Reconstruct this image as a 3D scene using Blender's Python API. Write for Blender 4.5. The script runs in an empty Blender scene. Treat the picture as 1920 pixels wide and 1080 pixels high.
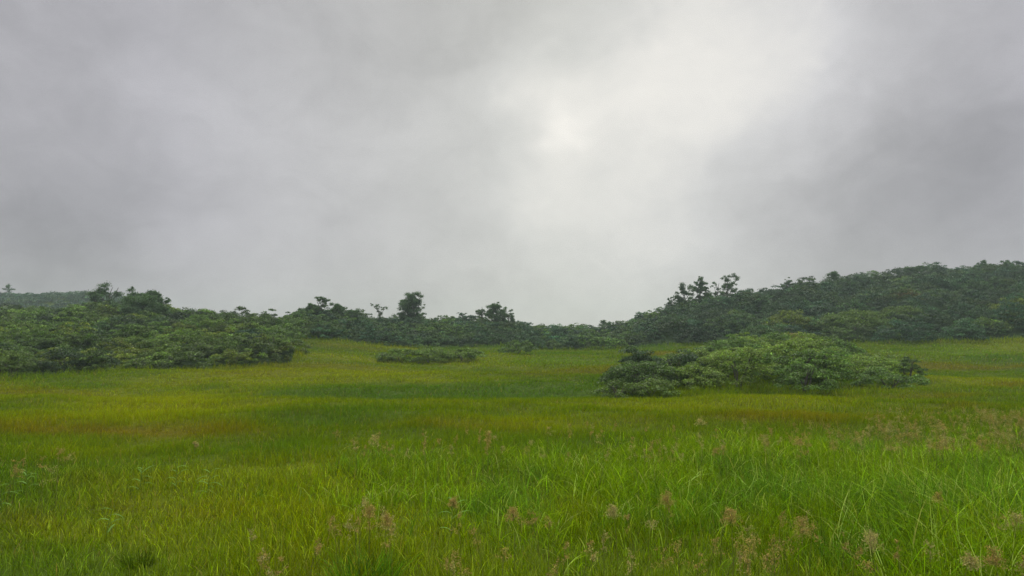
import bpy, math
import numpy as np

# ------------------------------------------------------------------ camera
F = 1144.0                      # focal length in pixels of the 1920 wide picture
CAMZ = 3.0
TILT = math.atan(85 / F)
scene = bpy.context.scene
cam_d = bpy.data.cameras.new('camera')
cam_d.sensor_width = 36.0
cam_d.lens = 36.0 * F / 1920.0
cam_d.clip_start = 0.05
cam_d.clip_end = 6000
cam = bpy.data.objects.new('camera', cam_d)
scene.collection.objects.link(cam)
cam.location = (0, 0, CAMZ)
cam.rotation_euler = (math.radians(90) + TILT, 0, 0)
scene.camera = cam


def ray_dir(u, v):
    a = (u - 960) / F
    b = (540 - v) / F
    d = np.array([a, math.cos(TILT) - b * math.sin(TILT), math.sin(TILT) + b * math.cos(TILT)])
    return d / np.linalg.norm(d)


# ------------------------------------------------------------------ sky and sun
SUN_EL, SUN_AZ = math.radians(52), math.radians(8)      # azimuth clockwise from +Y
world = bpy.data.worlds.new('World')
scene.world = world
world.use_nodes = True
nt = world.node_tree
for n in list(nt.nodes):
    nt.nodes.remove(n)


class NB:
    def __init__(s, nt):
        s.nt = nt

    def node(s, typ, **kw):
        n = s.nt.nodes.new(typ)
        for k, v in kw.items():
            setattr(n, k, v)
        return n

    def put(s, sock, val):
        if isinstance(val, bpy.types.NodeSocket):
            s.nt.links.new(val, sock)
        else:
            sock.default_value = val

    def math(s, op, a, b=0.0, c=0.0, clamp=False):
        n = s.node('ShaderNodeMath', operation=op, use_clamp=clamp)
        s.put(n.inputs[0], a)
        s.put(n.inputs[1], b)
        s.put(n.inputs[2], c)
        return n.outputs[0]

    def vmath(s, op, a, b=(0, 0, 0)):
        n = s.node('ShaderNodeVectorMath', operation=op)
        s.put(n.inputs[0], a)
        s.put(n.inputs[1], b)
        return n.outputs['Value'] if op in ('DOT_PRODUCT', 'LENGTH') else n.outputs[0]

    def mix(s, fac, a, b, blend='MIX'):
        n = s.node('ShaderNodeMix', data_type='RGBA', blend_type=blend, clamp_factor=True)
        s.put(n.inputs[0], fac)
        s.put(n.inputs[6], a)
        s.put(n.inputs[7], b)
        return n.outputs[2]

    def noise(s, vec, scale, detail=4.0, rough=0.5, dist=0.0):
        n = s.node('ShaderNodeTexNoise')
        s.put(n.inputs['Vector'], vec)
        n.inputs['Scale'].default_value = scale
        n.inputs['Detail'].default_value = detail
        n.inputs['Roughness'].default_value = rough
        n.inputs['Distortion'].default_value = dist
        return n.outputs[0]


def lin(c):
    return tuple(((x / 255) / 12.92 if x / 255 <= 0.04045 else ((x / 255 + 0.055) / 1.055) ** 2.4) for x in c)


B = NB(nt)
tc = B.node('ShaderNodeTexCoord')
dirv = B.vmath('NORMALIZE', tc.outputs['Generated'])
sep = B.node('ShaderNodeSeparateXYZ')
nt.links.new(dirv, sep.inputs[0])
# cloud cover: soft puffs, lit through where the cover is thin
wob = B.noise(dirv, 3.4, 4.0, 0.6)
wob2 = B.noise(B.vmath('ADD', dirv, (5.2, 1.7, 3.1)), 3.4, 4.0, 0.6)
cmb = B.node('ShaderNodeCombineXYZ')
B.put(cmb.inputs[0], B.math('MULTIPLY_ADD', wob, 0.32, -0.16))
B.put(cmb.inputs[2], B.math('MULTIPLY_ADD', wob2, 0.32, -0.16))
wdir = B.vmath('NORMALIZE', B.vmath('ADD', dirv, cmb.outputs[0]))
val = None
# (u, v, angular radius in degrees, brightness) of thin and thick places in the cover
THIN = [(1062, 245, 3.0, 0.11), (1095, 200, 4.5, 0.04), (1010, 215, 3.5, 0.05), (1010, 390, 4.5, 0.09), (1390, 70, 6.5, 0.13), (1210, 110, 6.5, 0.09), (1140, 190, 6.5, 0.035), (1180, 300, 13.0, 0.14), (1490, 80, 6.5, 0.05), (1770, 250, 7.0, -0.045), (640, 200, 8.0, 0.02), (1150, 470, 13.0, 0.08),
        (745, 250, 6.0, 0.055), (1330, -160, 16, 0.08), (1530, 190, 7.0, 0.04), (640, 480, 12.0, 0.02), (350, 270, 11.0, 0.065), (60, 120, 9.0, -0.03),
        (1720, 330, 9.0, -0.05), (1900, 430, 14.0, -0.105), (0, 380, 14.0, -0.13), (840, 20, 7.0, -0.05), (620, 40, 8.0, -0.02), (200, 500, 9.0, -0.06),
        (250, -10, 8.0, -0.05), (500, 330, 7.0, -0.03)]
for (u, v, rad, amp) in THIN:
    d = ray_dir(u, v)
    dp = B.vmath('DOT_PRODUCT', wdir, tuple(float(x) for x in d))
    # exp(-(1-dot)/(1-cos r))
    g = B.math('POWER', math.e, B.math('MULTIPLY', B.math('SUBTRACT', 1.0, dp), -1.0 / (1 - math.cos(math.radians(rad)))))
    g = B.math('MULTIPLY', g, amp)
    val = g if val is None else B.math('ADD', val, g)
# texture of the cloud deck
fine = B.noise(B.vmath('MULTIPLY', wdir, (1.0, 1.0, 1.7)), 4.5, 6.0, 0.52, 0.4)
fine2 = B.noise(B.vmath('MULTIPLY', dirv, (1.0, 1.0, 1.3)), 11.0, 7.0, 0.58, 0.5)
val = B.math('ADD', val, B.math('MULTIPLY_ADD', fine, 0.20, -0.10))
val = B.math('ADD', val, B.math('MULTIPLY_ADD', fine2, 0.11, -0.055))
val = B.math('ADD', val, 0.520)
# the deck is brightest overhead, as under any overcast
zc = B.math('MAXIMUM', sep.outputs[2], 0.0)
over = B.math('MULTIPLY', B.math('SMOOTH_MIN', B.math('MAXIMUM', B.math('SUBTRACT', zc, 0.53), 0.0), 0.5, 0.1), 3.9)
val = B.math('ADD', val, over)
tint = B.mix(B.math('MULTIPLY', B.math('POWER', B.math('ABSOLUTE', B.math('SUBTRACT', sep.outputs[0], 0.07)), 1.4), 2.3, clamp=True), (1.0, 1.0, 0.945, 1), (0.99, 0.975, 1.03, 1))
low = B.math('MULTIPLY', B.math('SUBTRACT', 0.16, sep.outputs[2]), 2.2, clamp=True)
tint = B.mix(B.math('MULTIPLY', low, 0.7), tint, (1.0, 1.01, 0.92, 1))
tint = B.mix(B.math('MULTIPLY', B.math('SUBTRACT', val, 0.66), 4.0, clamp=True), tint, (1.02, 0.99, 0.92, 1))
vc = B.node('ShaderNodeVectorMath', operation='SCALE')
B.put(vc.inputs[0], tint)
B.put(vc.inputs['Scale'], val)
bg_cloud = B.node('ShaderNodeBackground')
B.put(bg_cloud.inputs[0], vc.outputs[0])
bg_cloud.inputs[1].default_value = 1.0
sky = B.node('ShaderNodeTexSky', sky_type='NISHITA', sun_disc=False)
sky.sun_elevation = SUN_EL
sky.sun_rotation = SUN_AZ
bg_sky = B.node('ShaderNodeBackground')
nt.links.new(sky.outputs[0], bg_sky.inputs[0])
bg_sky.inputs[1].default_value = 0.08
mixs = B.node('ShaderNodeMixShader')
mixs.inputs[0].default_value = 0.96
nt.links.new(bg_sky.outputs[0], mixs.inputs[1])
nt.links.new(bg_cloud.outputs[0], mixs.inputs[2])
wout = B.node('ShaderNodeOutputWorld')
nt.links.new(mixs.outputs[0], wout.inputs[0])

sun_d = bpy.data.lights.new('sun', 'SUN')
sun_d.energy = 1.5
sun_d.angle = math.radians(24)
sun_d.color = (1.0, 0.96, 0.9)
sun = bpy.data.objects.new('sun', sun_d)
scene.collection.objects.link(sun)
sun.rotation_euler = (math.radians(90) - SUN_EL, 0, math.pi - SUN_AZ)
sun.location = (0, 0, 60)

scene.view_settings.view_transform = 'Standard'
scene.view_settings.look = 'None'
scene.view_settings.exposure = 0.0
scene.view_settings.gamma = 1.0
scene.render.engine = 'CYCLES'
cy = scene.cycles
cy.max_bounces = 6
cy.diffuse_bounces = 3
cy.glossy_bounces = 1
cy.transmission_bounces = 4
cy.transparent_max_bounces = 4
cy.volume_bounces = 1
cy.use_denoising = True
cy.denoising_prefilter = 'FAST'

# ------------------------------------------------------------------ helpers
rng = np.random.default_rng(7)


def hash2(ix, iy, seed):
    h = (ix.astype(np.int64) * 374761393 + iy.astype(np.int64) * 668265263 + seed * 982451653) & 0x7fffffff
    h = ((h ^ (h >> 13)) * 1274126177) & 0x7fffffff
    h = h ^ (h >> 16)
    return (h & 0xffff) / 65535.0


def vnoise(x, y, seed=0):
    x = np.asarray(x, float)
    y = np.asarray(y, float)
    ix, iy = np.floor(x), np.floor(y)
    fx, fy = x - ix, y - iy
    fx = fx * fx * (3 - 2 * fx)
    fy = fy * fy * (3 - 2 * fy)
    a, b = hash2(ix, iy, seed), hash2(ix + 1, iy, seed)
    c, d = hash2(ix, iy + 1, seed), hash2(ix + 1, iy + 1, seed)
    return (a * (1 - fx) + b * fx) * (1 - fy) + (c * (1 - fx) + d * fx) * fy


def fbm(x, y, seed=0, octv=4, rot=0.5):
    s, amp, tot = 0.0, 1.0, 0.0
    for k in range(octv):
        s = s + amp * vnoise(x, y, seed + 17 * k)
        tot += amp
        amp *= 0.5
        x, y = (x * math.cos(rot) - y * math.sin(rot)) * 2.03 + 11.3, (x * math.sin(rot) + y * math.cos(rot)) * 2.03 + 4.7
    return s / tot


def sstep(a, b, x):
    t = np.clip((x - a) / (b - a), 0, 1)
    return t * t * (3 - 2 * t)


def slope_of(v):
    b = (540 - v) / F
    return (math.sin(TILT) + b * math.cos(TILT)) / (math.cos(TILT) - b * math.sin(TILT))


# ------------------------------------------------------------------ terrain heights
# the lie of the meadow, metres above the datum, by distance ahead
MEADOW = [(0.5, 0.65), (3, 0.63), (6, 0.60), (10, 0.40)] + [(d, CAMZ + d * slope_of(v)) for d, v in ((18, 802), (28, 754), (36, 733), (50, 703))]
# col, base depth, base row, ridge depth, skyline row of the shrub tops, shrub height
HILL = [(-400, 46, 712, 108, 575, 2.3), (0, 48, 707, 105, 573, 2.3), (150, 50, 703, 100, 572, 2.3), (300, 52, 699, 96, 575, 2.2), (430, 54, 696, 90, 583, 2.1),
        (530, 56, 690, 84, 592, 2.0), (570, 84, 641, 104, 581, 2.2), (605, 85, 643, 108, 573, 2.2), (650, 85, 647, 114, 581, 2.2), (700, 86, 652, 120, 593, 2.2),
        (780, 90, 660, 124, 594, 2.2), (860, 93, 660, 126, 593, 2.2), (950, 96, 656, 128, 597, 2.2), (1000, 98, 656, 130, 606, 2.2),
        (1060, 98, 657, 130, 614, 2.0), (1120, 98, 657, 130, 612, 2.0), (1180, 97, 656, 130, 602, 2.2), (1215, 96, 655, 130, 580, 2.3),
        (1260, 96, 653, 132, 569, 2.8), (1320, 95, 652, 135, 558, 3.2), (1400, 93, 651, 140, 545, 3.4), (1500, 90, 650, 146, 528, 3.4),
        (1600, 88, 648, 150, 516, 3.4), (1720, 85, 650, 152, 503, 3.4), (1850, 82, 652, 152, 496, 3.4), (1920, 80, 654, 150, 494, 3.4), (2400, 75, 655, 150, 490, 3.4)]
UC = np.arange(-400, 2401, 20.0)
LD = np.linspace(math.log(0.5), math.log(700), 190)
DEP = np.exp(LD)
hc = np.array([h[0] for h in HILL], float)
bd, bv, rd, sv, sh = [np.interp(UC, hc, np.array([h[k] for h in HILL], float)) for k in range(1, 6)]
def smooth(a, axis, k):
    m = int(math.ceil(3 * k))
    ker = np.exp(-0.5 * (np.arange(-m, m + 1) / k) ** 2)
    ker /= ker.sum()
    pad = [(0, 0), (0, 0)]
    pad[axis] = (m, m)
    ap = np.pad(a, pad, mode='edge')
    return np.apply_along_axis(lambda r: np.convolve(r, ker, 'valid'), axis, ap)




def build_table(adj):
    ZT = np.zeros((len(UC), len(DEP)))
    for i in range(len(UC)):
        zb = CAMZ + bd[i] * slope_of(bv[i])
        zr = CAMZ + rd[i] * slope_of(sv[i]) - sh[i] * 0.85 + adj[i]
        kk = [(d, z) for d, z in MEADOW if d < bd[i] * 0.8]
        kk.append((bd[i], zb))
        kk.append((bd[i] * 0.5 + rd[i] * 0.5, zb * 0.5 + zr * 0.5))
        kk.append((rd[i], zr))
        kk.append((rd[i] * 1.12, zr - 0.3))
        kk.append((rd[i] * 1.35, zr - 3.5))
        far = zr - 9
        # the far hill on the left
        w = sstep(430, 190, UC[i])
        if w > 0:
            zf = CAMZ + 280 * slope_of(551) + 3.0
            kk.append((215, zr - 5))
            kk.append((280, far * (1 - w) + zf * w))
            kk.append((360, far - 4))
        kk.append((420, far - 6))
        kk.append((700, -22))
        kk = np.array(kk)
        ZT[i] = np.interp(LD, np.log(kk[:, 0]), kk[:, 1])
    return smooth(smooth(ZT, 1, 1.5), 0, 1)


adj = np.zeros(len(UC))
for _ in range(4):
    ZT = build_table(adj)
    nearm = (DEP[None, :] < 200) & (DEP[None, :] > 72)
    sl = np.where(nearm, (ZT + sh[:, None] * 0.85 - CAMZ) / DEP[None, :], -9).max(1)
    want = np.array([slope_of(v) for v in sv])
    adj += (want - sl) * rd


def uv_polar(x, y):
    r = np.hypot(x, y)
    ph = np.clip(np.arctan2(x, y), -0.84, 0.84)
    return 960 + F * np.tan(ph), r * np.cos(ph), ph


def height(x, y):
    x = np.asarray(x, float)
    y = np.asarray(y, float)
    u, dep, ph = uv_polar(x, y)
    fu = np.clip((u - UC[0]) / 20.0, 0, len(UC) - 1.001)
    fd = np.clip((np.log(np.maximum(dep, 0.5)) - LD[0]) / (LD[1] - LD[0]), 0, len(LD) - 1.001)
    iu, idd = fu.astype(int), fd.astype(int)
    a, b = fu - iu, fd - idd
    z = (ZT[iu, idd] * (1 - b) + ZT[iu, idd + 1] * b) * (1 - a) + (ZT[iu + 1, idd] * (1 - b) + ZT[iu + 1, idd + 1] * b) * a
    # hummocks of the moor
    m = sstep(6, 22, dep) * (1 - 0.6 * sstep(60, 90, dep))
    z = z + m * 0.85 * (fbm(x / 9.0, y / 5.0, 3, 3) - 0.5) + m * 0.9 * (fbm(x / 24.0 + 3, y / 8.0, 13, 2) - 0.5) + m * 0.30 * (fbm(x / 2.6 + 40, y / 1.8, 9, 2) - 0.5)
    # knoll that carries the island thicket, grassy lip in front
    z = z + 0.8 * np.exp(-((u - 1470) / 115) ** 2 - ((dep - 56) / 13) ** 2)
    z = z + 0.22 * np.exp(-((u - 1450) / 190) ** 2 - ((dep - 27) / 2.5) ** 2)
    return z


def g2w(u, dep):
    """column + distance ahead -> ground point"""
    x = (np.asarray(u, float) - 960) / F * np.asarray(dep, float)
    y = np.asarray(dep, float) + 0 * x
    return x, y, height(x, y)


def hit(u, v):
    """pixel -> depth of the ground point seen there"""
    d = ray_dir(u, v)
    for dep in np.exp(np.linspace(math.log(2), math.log(400), 1500)):
        t = dep / d[1]
        if CAMZ + t * d[2] <= float(height(t * d[0], dep)):
            return dep
    return 400.0


# ------------------------------------------------------------------ mesh builders
def make_mesh(name, V, quads, tris, col, mat, smooth_=True):
    me = bpy.data.meshes.new(name)
    nq, ntr = len(quads), len(tris)
    me.vertices.add(len(V))
    me.vertices.foreach_set('co', np.ascontiguousarray(V, np.float32).ravel())
    loops = np.concatenate([np.asarray(quads, np.int32).ravel(), np.asarray(tris, np.int32).ravel()])
    me.loops.add(len(loops))
    me.loops.foreach_set('vertex_index', loops)
    me.polygons.add(nq + ntr)
    st = np.concatenate([np.arange(nq, dtype=np.int32) * 4, nq * 4 + np.arange(ntr, dtype=np.int32) * 3])
    me.polygons.foreach_set('loop_start', st)
    me.polygons.foreach_set('use_smooth', np.full(nq + ntr, smooth_, dtype=bool))
    me.update(calc_edges=True)
    if col is not None:
        at = me.color_attributes.new('tone', 'FLOAT_COLOR', 'POINT')
        c4 = np.ones((len(V), 4), np.float32)
        c4[:, :3] = col
        at.data.foreach_set('color', c4.ravel())
    me.materials.append(mat)
    return me


def link(name, me, parent=None, loc=None):
    o = bpy.data.objects.new(name, me)
    scene.collection.objects.link(o)
    if parent is not None:
        o.parent = parent
    if loc is not None:
        o.location = loc
    return o


def tag(o, label=None, cat=None, group=None, kind=None):
    if label: o['label'] = label
    if cat: o['category'] = cat
    if group: o['group'] = group
    if kind: o['kind'] = kind
    return o


def leaf_geo(C, N, L, W, rg, fold=0.18):
    """rhombic folded leaves: centres, normals, lengths, widths -> verts, quads"""
    n = len(C)
    a = rg.normal(size=(n, 3))
    T = a - (a * N).sum(1)[:, None] * N
    T /= np.linalg.norm(T, axis=1)[:, None] + 1e-9
    S = np.cross(N, T)
    L = np.broadcast_to(L, n)[:, None]
    W = np.broadcast_to(W, n)[:, None]
    V = np.empty((n, 4, 3), np.float32)
    V[:, 0] = C - T * L * 0.5
    V[:, 1] = C + S * W * 0.5 - N * L * fold + T * L * 0.05
    V[:, 2] = C + T * L * 0.5 - N * L * fold * 0.8
    V[:, 3] = C - S * W * 0.5 - N * L * fold + T * L * 0.05
    Q = np.arange(n * 4, dtype=np.int32).reshape(n, 4)
    return V.reshape(-1, 3), Q


def unit(a):
    return a / (np.linalg.norm(a, axis=-1, keepdims=True) + 1e-9)


def crown_points(rg, cx, cy, cz, rx, ry, h, lobes, nleaf, tier=0.6):
    """leaves carried on many small flattened tiers spread through a dome"""
    nl = lobes
    # lobe centres through the dome, mostly near its skin
    d = unit(rg.normal(size=(nl, 3)))
    d[:, 2] = np.abs(d[:, 2]) * 0.95 + 0.02
    rr = rg.uniform(0.45, 1.0, nl) ** 0.5
    LC = d * rr[:, None] * np.array([rx, ry, h * 0.86]) + np.array([cx, cy, cz])
    LR = rg.uniform(0.22, 0.42, nl) * min(rx, ry, h * 1.3) * (9.0 / max(nl, 9)) ** 0.18
    k = rg.integers(0, nl, nleaf)
    dd = unit(rg.normal(size=(nleaf, 3)))
    dd[:, 2] = np.where(dd[:, 2] < -0.15, -dd[:, 2], dd[:, 2])
    r2 = rg.uniform(0.55, 1.06, nleaf)
    P = LC[k] + dd * (LR[k] * r2)[:, None] * np.array([1.15, 1.15, tier * 1.15])
    Nn = unit(dd * np.array([0.55, 0.55, 0.6]) + np.array([0, 0, 0.55]) + rg.normal(size=(nleaf, 3)) * 0.42)
    return P, Nn, k, rg.uniform(-1, 1, nl)[k]


def tube(P, R, sides=6):
    P = np.asarray(P, float)
    n = len(P)
    V = []
    for i in range(n):
        t = P[min(i + 1, n - 1)] - P[max(i - 1, 0)]
        t = t / (np.linalg.norm(t) + 1e-9)
        a = np.cross(t, [0.31, 0.95, 0.1])
        a /= np.linalg.norm(a) + 1e-9
        b = np.cross(t, a)
        for s in range(sides):
            an = 2 * math.pi * s / sides
            V.append(P[i] + R[i] * (math.cos(an) * a + math.sin(an) * b))
    Q = []
    for i in range(n - 1):
        for s in range(sides):
            s2 = (s + 1) % sides
            Q.append((i * sides + s, i * sides + s2, (i + 1) * sides + s2, (i + 1) * sides + s))
    return np.array(V), np.array(Q, np.int32)


class Acc:
    def __init__(s):
        s.V, s.Q, s.T, s.C, s.n = [], [], [], [], 0

    def add(s, V, Q=None, T=None, C=None):
        if Q is not None and len(Q):
            s.Q.append(np.asarray(Q, np.int32) + s.n)
        if T is not None and len(T):
            s.T.append(np.asarray(T, np.int32) + s.n)
        s.V.append(V)
        if C is not None:
            s.C.append(np.broadcast_to(C, (len(V), 3)))
        s.n += len(V)

    def mesh(s, name, mat, sm=True):
        Q = np.concatenate(s.Q) if s.Q else np.zeros((0, 4), np.int32)
        T = np.concatenate(s.T) if s.T else np.zeros((0, 3), np.int32)
        return make_mesh(name, np.concatenate(s.V), Q, T, np.concatenate(s.C) if s.C else None, mat, sm)


# ------------------------------------------------------------------ materials
def foliage_mat(name, trans=0.35, gloss=0.06, rough=0.45, noise=True):
    m = bpy.data.materials.new(name)
    m.use_nodes = True
    t = m.node_tree
    for n in list(t.nodes):
        t.nodes.remove(n)
    b = NB(t)
    at = b.node('ShaderNodeAttribute', attribute_name='tone')
    geo = b.node('ShaderNodeNewGeometry')
    nz = b.noise(geo.outputs['Position'], 7.0, 2.0, 0.6)
    sc = b.node('ShaderNodeVectorMath', operation='SCALE')
    b.put(sc.inputs[0], at.outputs['Color'])
    b.put(sc.inputs['Scale'], b.math('MULTIPLY_ADD', nz, 0.8, 0.6))
    dif = b.node('ShaderNodeBsdfDiffuse')
    b.put(dif.inputs[0], sc.outputs[0])
    tr = b.node('ShaderNodeBsdfTranslucent')
    tcol = b.vmath('MULTIPLY', sc.outputs[0], (1.15, 1.2, 0.6))
    b.put(tr.inputs[0], tcol)
    m1 = b.node('ShaderNodeMixShader')
    m1.inputs[0].default_value = trans
    t.links.new(dif.outputs[0], m1.inputs[1])
    t.links.new(tr.outputs[0], m1.inputs[2])
    gl = b.node('ShaderNodeBsdfGlossy')
    gl.inputs['Roughness'].default_value = rough
    gl.inputs[0].default_value = (0.9, 0.95, 0.9, 1)
    m2 = b.node('ShaderNodeMixShader')
    m2.inputs[0].default_value = gloss
    t.links.new(m1.outputs[0], m2.inputs[1])
    t.links.new(gl.outputs[0], m2.inputs[2])
    out = b.node('ShaderNodeOutputMaterial')
    t.links.new(m2.outputs[0], out.inputs[0])
    return m


M_LEAF = foliage_mat('leaf', 0.30, 0.03, 0.42)
M_GRASS = foliage_mat('grass_blade', 0.38, 0.002, 0.4)


def plain_mat(name, c1, c2, scale, rough=0.95, attr=False, bump=0.0):
    m = bpy.data.materials.new(name)
    m.use_nodes = True
    t = m.node_tree
    b = NB(t)
    pb = t.nodes['Principled BSDF']
    geo = b.node('ShaderNodeNewGeometry')
    nz = b.noise(geo.outputs['Position'], scale, 5.0, 0.6)
    if attr:
        at = b.node('ShaderNodeAttribute', attribute_name='tone')
        sc = b.node('ShaderNodeVectorMath', operation='SCALE')
        b.put(sc.inputs[0], at.outputs['Color'])
        b.put(sc.inputs['Scale'], b.math('MULTIPLY_ADD', nz, 1.2, 0.4))
        b.put(pb.inputs['Base Color'], sc.outputs[0])
    else:
        b.put(pb.inputs['Base Color'], b.mix(nz, (*c1, 1), (*c2, 1)))
    pb.inputs['Roughness'].default_value = rough
    pb.inputs['Specular IOR Level'].default_value = 0.1
    if bump:
        bp = b.node('ShaderNodeBump')
        bp.inputs['Strength'].default_value = bump
        bp.inputs['Distance'].default_value = 0.15
        b.put(bp.inputs['Height'], nz)
        t.links.new(bp.outputs[0], pb.inputs['Normal'])
    return m


M_GROUND = plain_mat('moor_ground', None, None, 3.0, attr=True, bump=0.6)
M_BARK = plain_mat('bark', (0.055, 0.05, 0.042), (0.14, 0.13, 0.115), 9.0, bump=0.5)

# ------------------------------------------------------------------ where the thickets stand
def in_poly(u, v, poly):
    inside = np.zeros(np.shape(u), bool)
    j = len(poly) - 1
    for i in range(len(poly)):
        xi, yi = poly[i]
        xj, yj = poly[j]
        c = ((yi > v) != (yj > v)) & (u < (xj - xi) * (v - yi) / (yj - yi + 1e-12) + xi)
        inside ^= c
        j = i
    return inside


# outlines as (column, distance ahead)
P_LEFT = [(-420, 43), (0, 44.5), (100, 46), (250, 49), (400, 53), (545, 58), (556, 66), (553, 82), (590, 90), (575, 125), (300, 125), (0, 130), (-420, 135)]
P_MID = [(545, 88), (600, 86), (680, 87), (760, 91), (860, 96), (950, 100), (1010, 98), (1160, 98), (1250, 97), (1250, 155), (545, 145)]
P_RIGHT = [(1250, 97), (1330, 95), (1400, 86), (1450, 74), (1530, 76), (1560, 88), (1700, 87), (1850, 84), (2350, 80), (2350, 185), (1700, 185), (1250, 165)]
P_ISLAND = [(1165, 34), (1240, 33), (1330, 32.5), (1420, 35), (1540, 35), (1640, 35.5), (1685, 40), (1692, 46), (1650, 52), (1590, 56), (1540, 66), (1450, 76), (1390, 70), (1330, 66), (1295, 54), (1200, 45), (1165, 40)]
THICKETS = [P_LEFT, P_MID, P_RIGHT, P_ISLAND]


def thicket_mask(u, dep):
    m = np.zeros(np.shape(u), bool)
    for p in THICKETS:
        m |= in_poly(u, dep, p)
    return m


# ------------------------------------------------------------------ colour of the sward
G_OLIVE = np.array([0.136, 0.212, 0.001])
G_YELL = np.array([0.275, 0.315, 0.0])
G_ORAN = np.array([0.23, 0.185, 0.004])
G_GREEN = np.array([0.092, 0.185, 0.007])
G_LUSH = np.array([0.158, 0.262, 0.002])
# (u, v, ru, rv, species, amount): stands of one species, given as seen and laid on the ground
PATCH = [(310, 772, 170, 20, 'Y', 1.0), (330, 752, 110, 9, 'Y', .7), (90, 780, 110, 12, 'Y', .5), (250, 808, 190, 10, 'O', .9), (60, 800, 120, 12, 'O', .5), (430, 806, 80, 9, 'O', .6),
         (700, 703, 190, 9, 'Y', .75), (520, 712, 130, 10, 'Y', .5), (820, 715, 70, 6, 'Y', .7), (700, 742, 190, 10, 'G', .8), (930, 742, 160, 12, 'G', .9), (960, 700, 90, 8, 'G', .5),
         (1060, 735, 80, 16, 'G', .8), (990, 800, 180, 12, 'Y', .6), (830, 800, 120, 9, 'O', .45), (1330, 765, 160, 12, 'Y', .55), (1530, 785, 130, 7, 'O', .7), (1390, 782, 90, 6, 'O', .6), (1500, 750, 150, 9, 'Y', .5),
         (1100, 702, 140, 6, 'O', .5), (1230, 664, 60, 4, 'O', .7), (1040, 678, 90, 6, 'L', .7), (660, 652, 110, 5, 'O', .4), (620, 670, 90, 8, 'Y', .3), (1820, 662, 90, 6, 'L', .8), (1850, 690, 120, 5, 'O', .6), (1760, 682, 60, 4, 'O', .5),
         (1850, 712, 90, 5, 'Y', .4), (1880, 725, 60, 4, 'O', .6), (1650, 735, 90, 8, 'Y', .4), (1180, 765, 150, 7, 'Y', .5), (1750, 745, 120, 6, 'O', .5), (1600, 700, 120, 5, 'Y', .4), (560, 690, 150, 6, 'O', .4), (760, 762, 220, 7, 'Y', .35), (420, 735, 160, 6, 'G', .5), (1800, 765, 90, 7, 'O', .35), (120, 740, 90, 6, 'O', .45), (40, 735, 60, 6, 'O', .45), (480, 700, 90, 6, 'O', .3),
         (170, 850, 170, 22, 'Y', .35), (560, 840, 90, 12, 'G', .5), (1650, 845, 200, 30, 'L', .9), (1100, 870, 220, 35, 'L', .5), (60, 985, 70, 25, 'O', .35), (250, 955, 60, 14, 'O', .25), (150, 1005, 120, 22, 'Y', .35),
         (330, 1010, 90, 30, 'Y', .3), (250, 740, 300, 8, 'Y', .35)]
PW = []
for (u, v, ru, rv, sp, am) in PATCH:
    d0 = hit(u, v)
    dn, df = hit(u, v + rv), hit(u, v - rv)
    PW.append((u, math.log(d0), ru, max(0.02, min(0.5 * abs(math.log(df / dn)), 0.5)), sp, am))
COLS = {'Y': G_YELL, 'O': G_ORAN, 'G': G_GREEN, 'L': G_LUSH}


def lush_zone(u, dep):
    """how much of the tall bright reed grass of the foreground grows here"""
    edge = np.interp(u, [-300, 0, 250, 420, 520, 640, 800, 1100, 1500, 1920, 2300], [7, 8, 8.5, 10, 11.5, 12.5, 13.5, 14.5, 16, 17, 17])
    wob = (fbm(u / 140.0, np.log(dep) * 5, 61, 3) - 0.5) * 6.0
    far = 1 - sstep(0.72, 1.12, dep / (edge + wob))
    left = sstep(330, 640, u + (fbm(u / 90.0, dep / 2.0, 77, 3) - 0.5) * 330)
    near = sstep(6.2, 9.5, dep + (fbm(u / 120.0, dep / 1.5, 99, 3) - 0.5) * 6 + (u - 1150) / 260.0)
    return np.clip(far * (0.10 + 0.90 * left) * near, 0, 1)


def sward_colour(x, y):
    u, dep, ph = uv_polar(x, y)
    ld = np.log(np.maximum(dep, 1))
    n1 = fbm(x / 7.0, y / 7.0, 21, 4)[:, None]
    n2 = fbm(x / 2.2, y / 2.2, 31, 3)[:, None]
    n3 = fbm(x / 16.0 + 9, y / 11.0, 41, 3)[:, None]
    c = G_OLIVE + (G_GREEN - G_OLIVE) * sstep(0.48, 0.66, n1) * 0.8
    c = c + (G_YELL - c) * sstep(0.50, 0.70, n3) * 0.55
    c = c + (G_ORAN - c) * sstep(0.60, 0.78, n2) * 0.18
    for (pu, pl, ru, rl, sp, am) in PW:
        wob = (fbm(x / 3.0, y / 3.0, 51, 3) - 0.5)
        am_ = am * (1.05 if sp == 'O' else 1.2)
        e = ((u - pu) / ru + wob * 0.8) ** 2 + ((ld - pl) / rl + wob * 1.2) ** 2
        w = np.minimum(am_ * np.exp(-e * 0.9), 1)[:, None]
        c = c + (COLS[sp] - c) * w
    lz = lush_zone(u, dep)[:, None]
    c = c + (G_LUSH * 0.95 - c) * lz * 0.85
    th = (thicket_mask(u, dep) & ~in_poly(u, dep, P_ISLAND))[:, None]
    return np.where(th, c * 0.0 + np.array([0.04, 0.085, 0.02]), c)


# ------------------------------------------------------------------ ground sheet
phi = np.concatenate([np.linspace(-math.pi, -0.86, 60, endpoint=False), np.linspace(-0.86, 0.86, 620), np.linspace(0.86, math.pi, 61)[1:]])
rad = np.concatenate([np.linspace(0.05, 4, 10, endpoint=False), np.exp(np.linspace(math.log(4), math.log(400), 430)), np.array([500, 700, 1000, 1600, 2500, 4000])])
PH, RR = np.meshgrid(phi, rad, indexing='ij')
X, Y = (RR * np.sin(PH)).ravel(), (RR * np.cos(PH)).ravel()
Z = height(X, Y)
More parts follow.
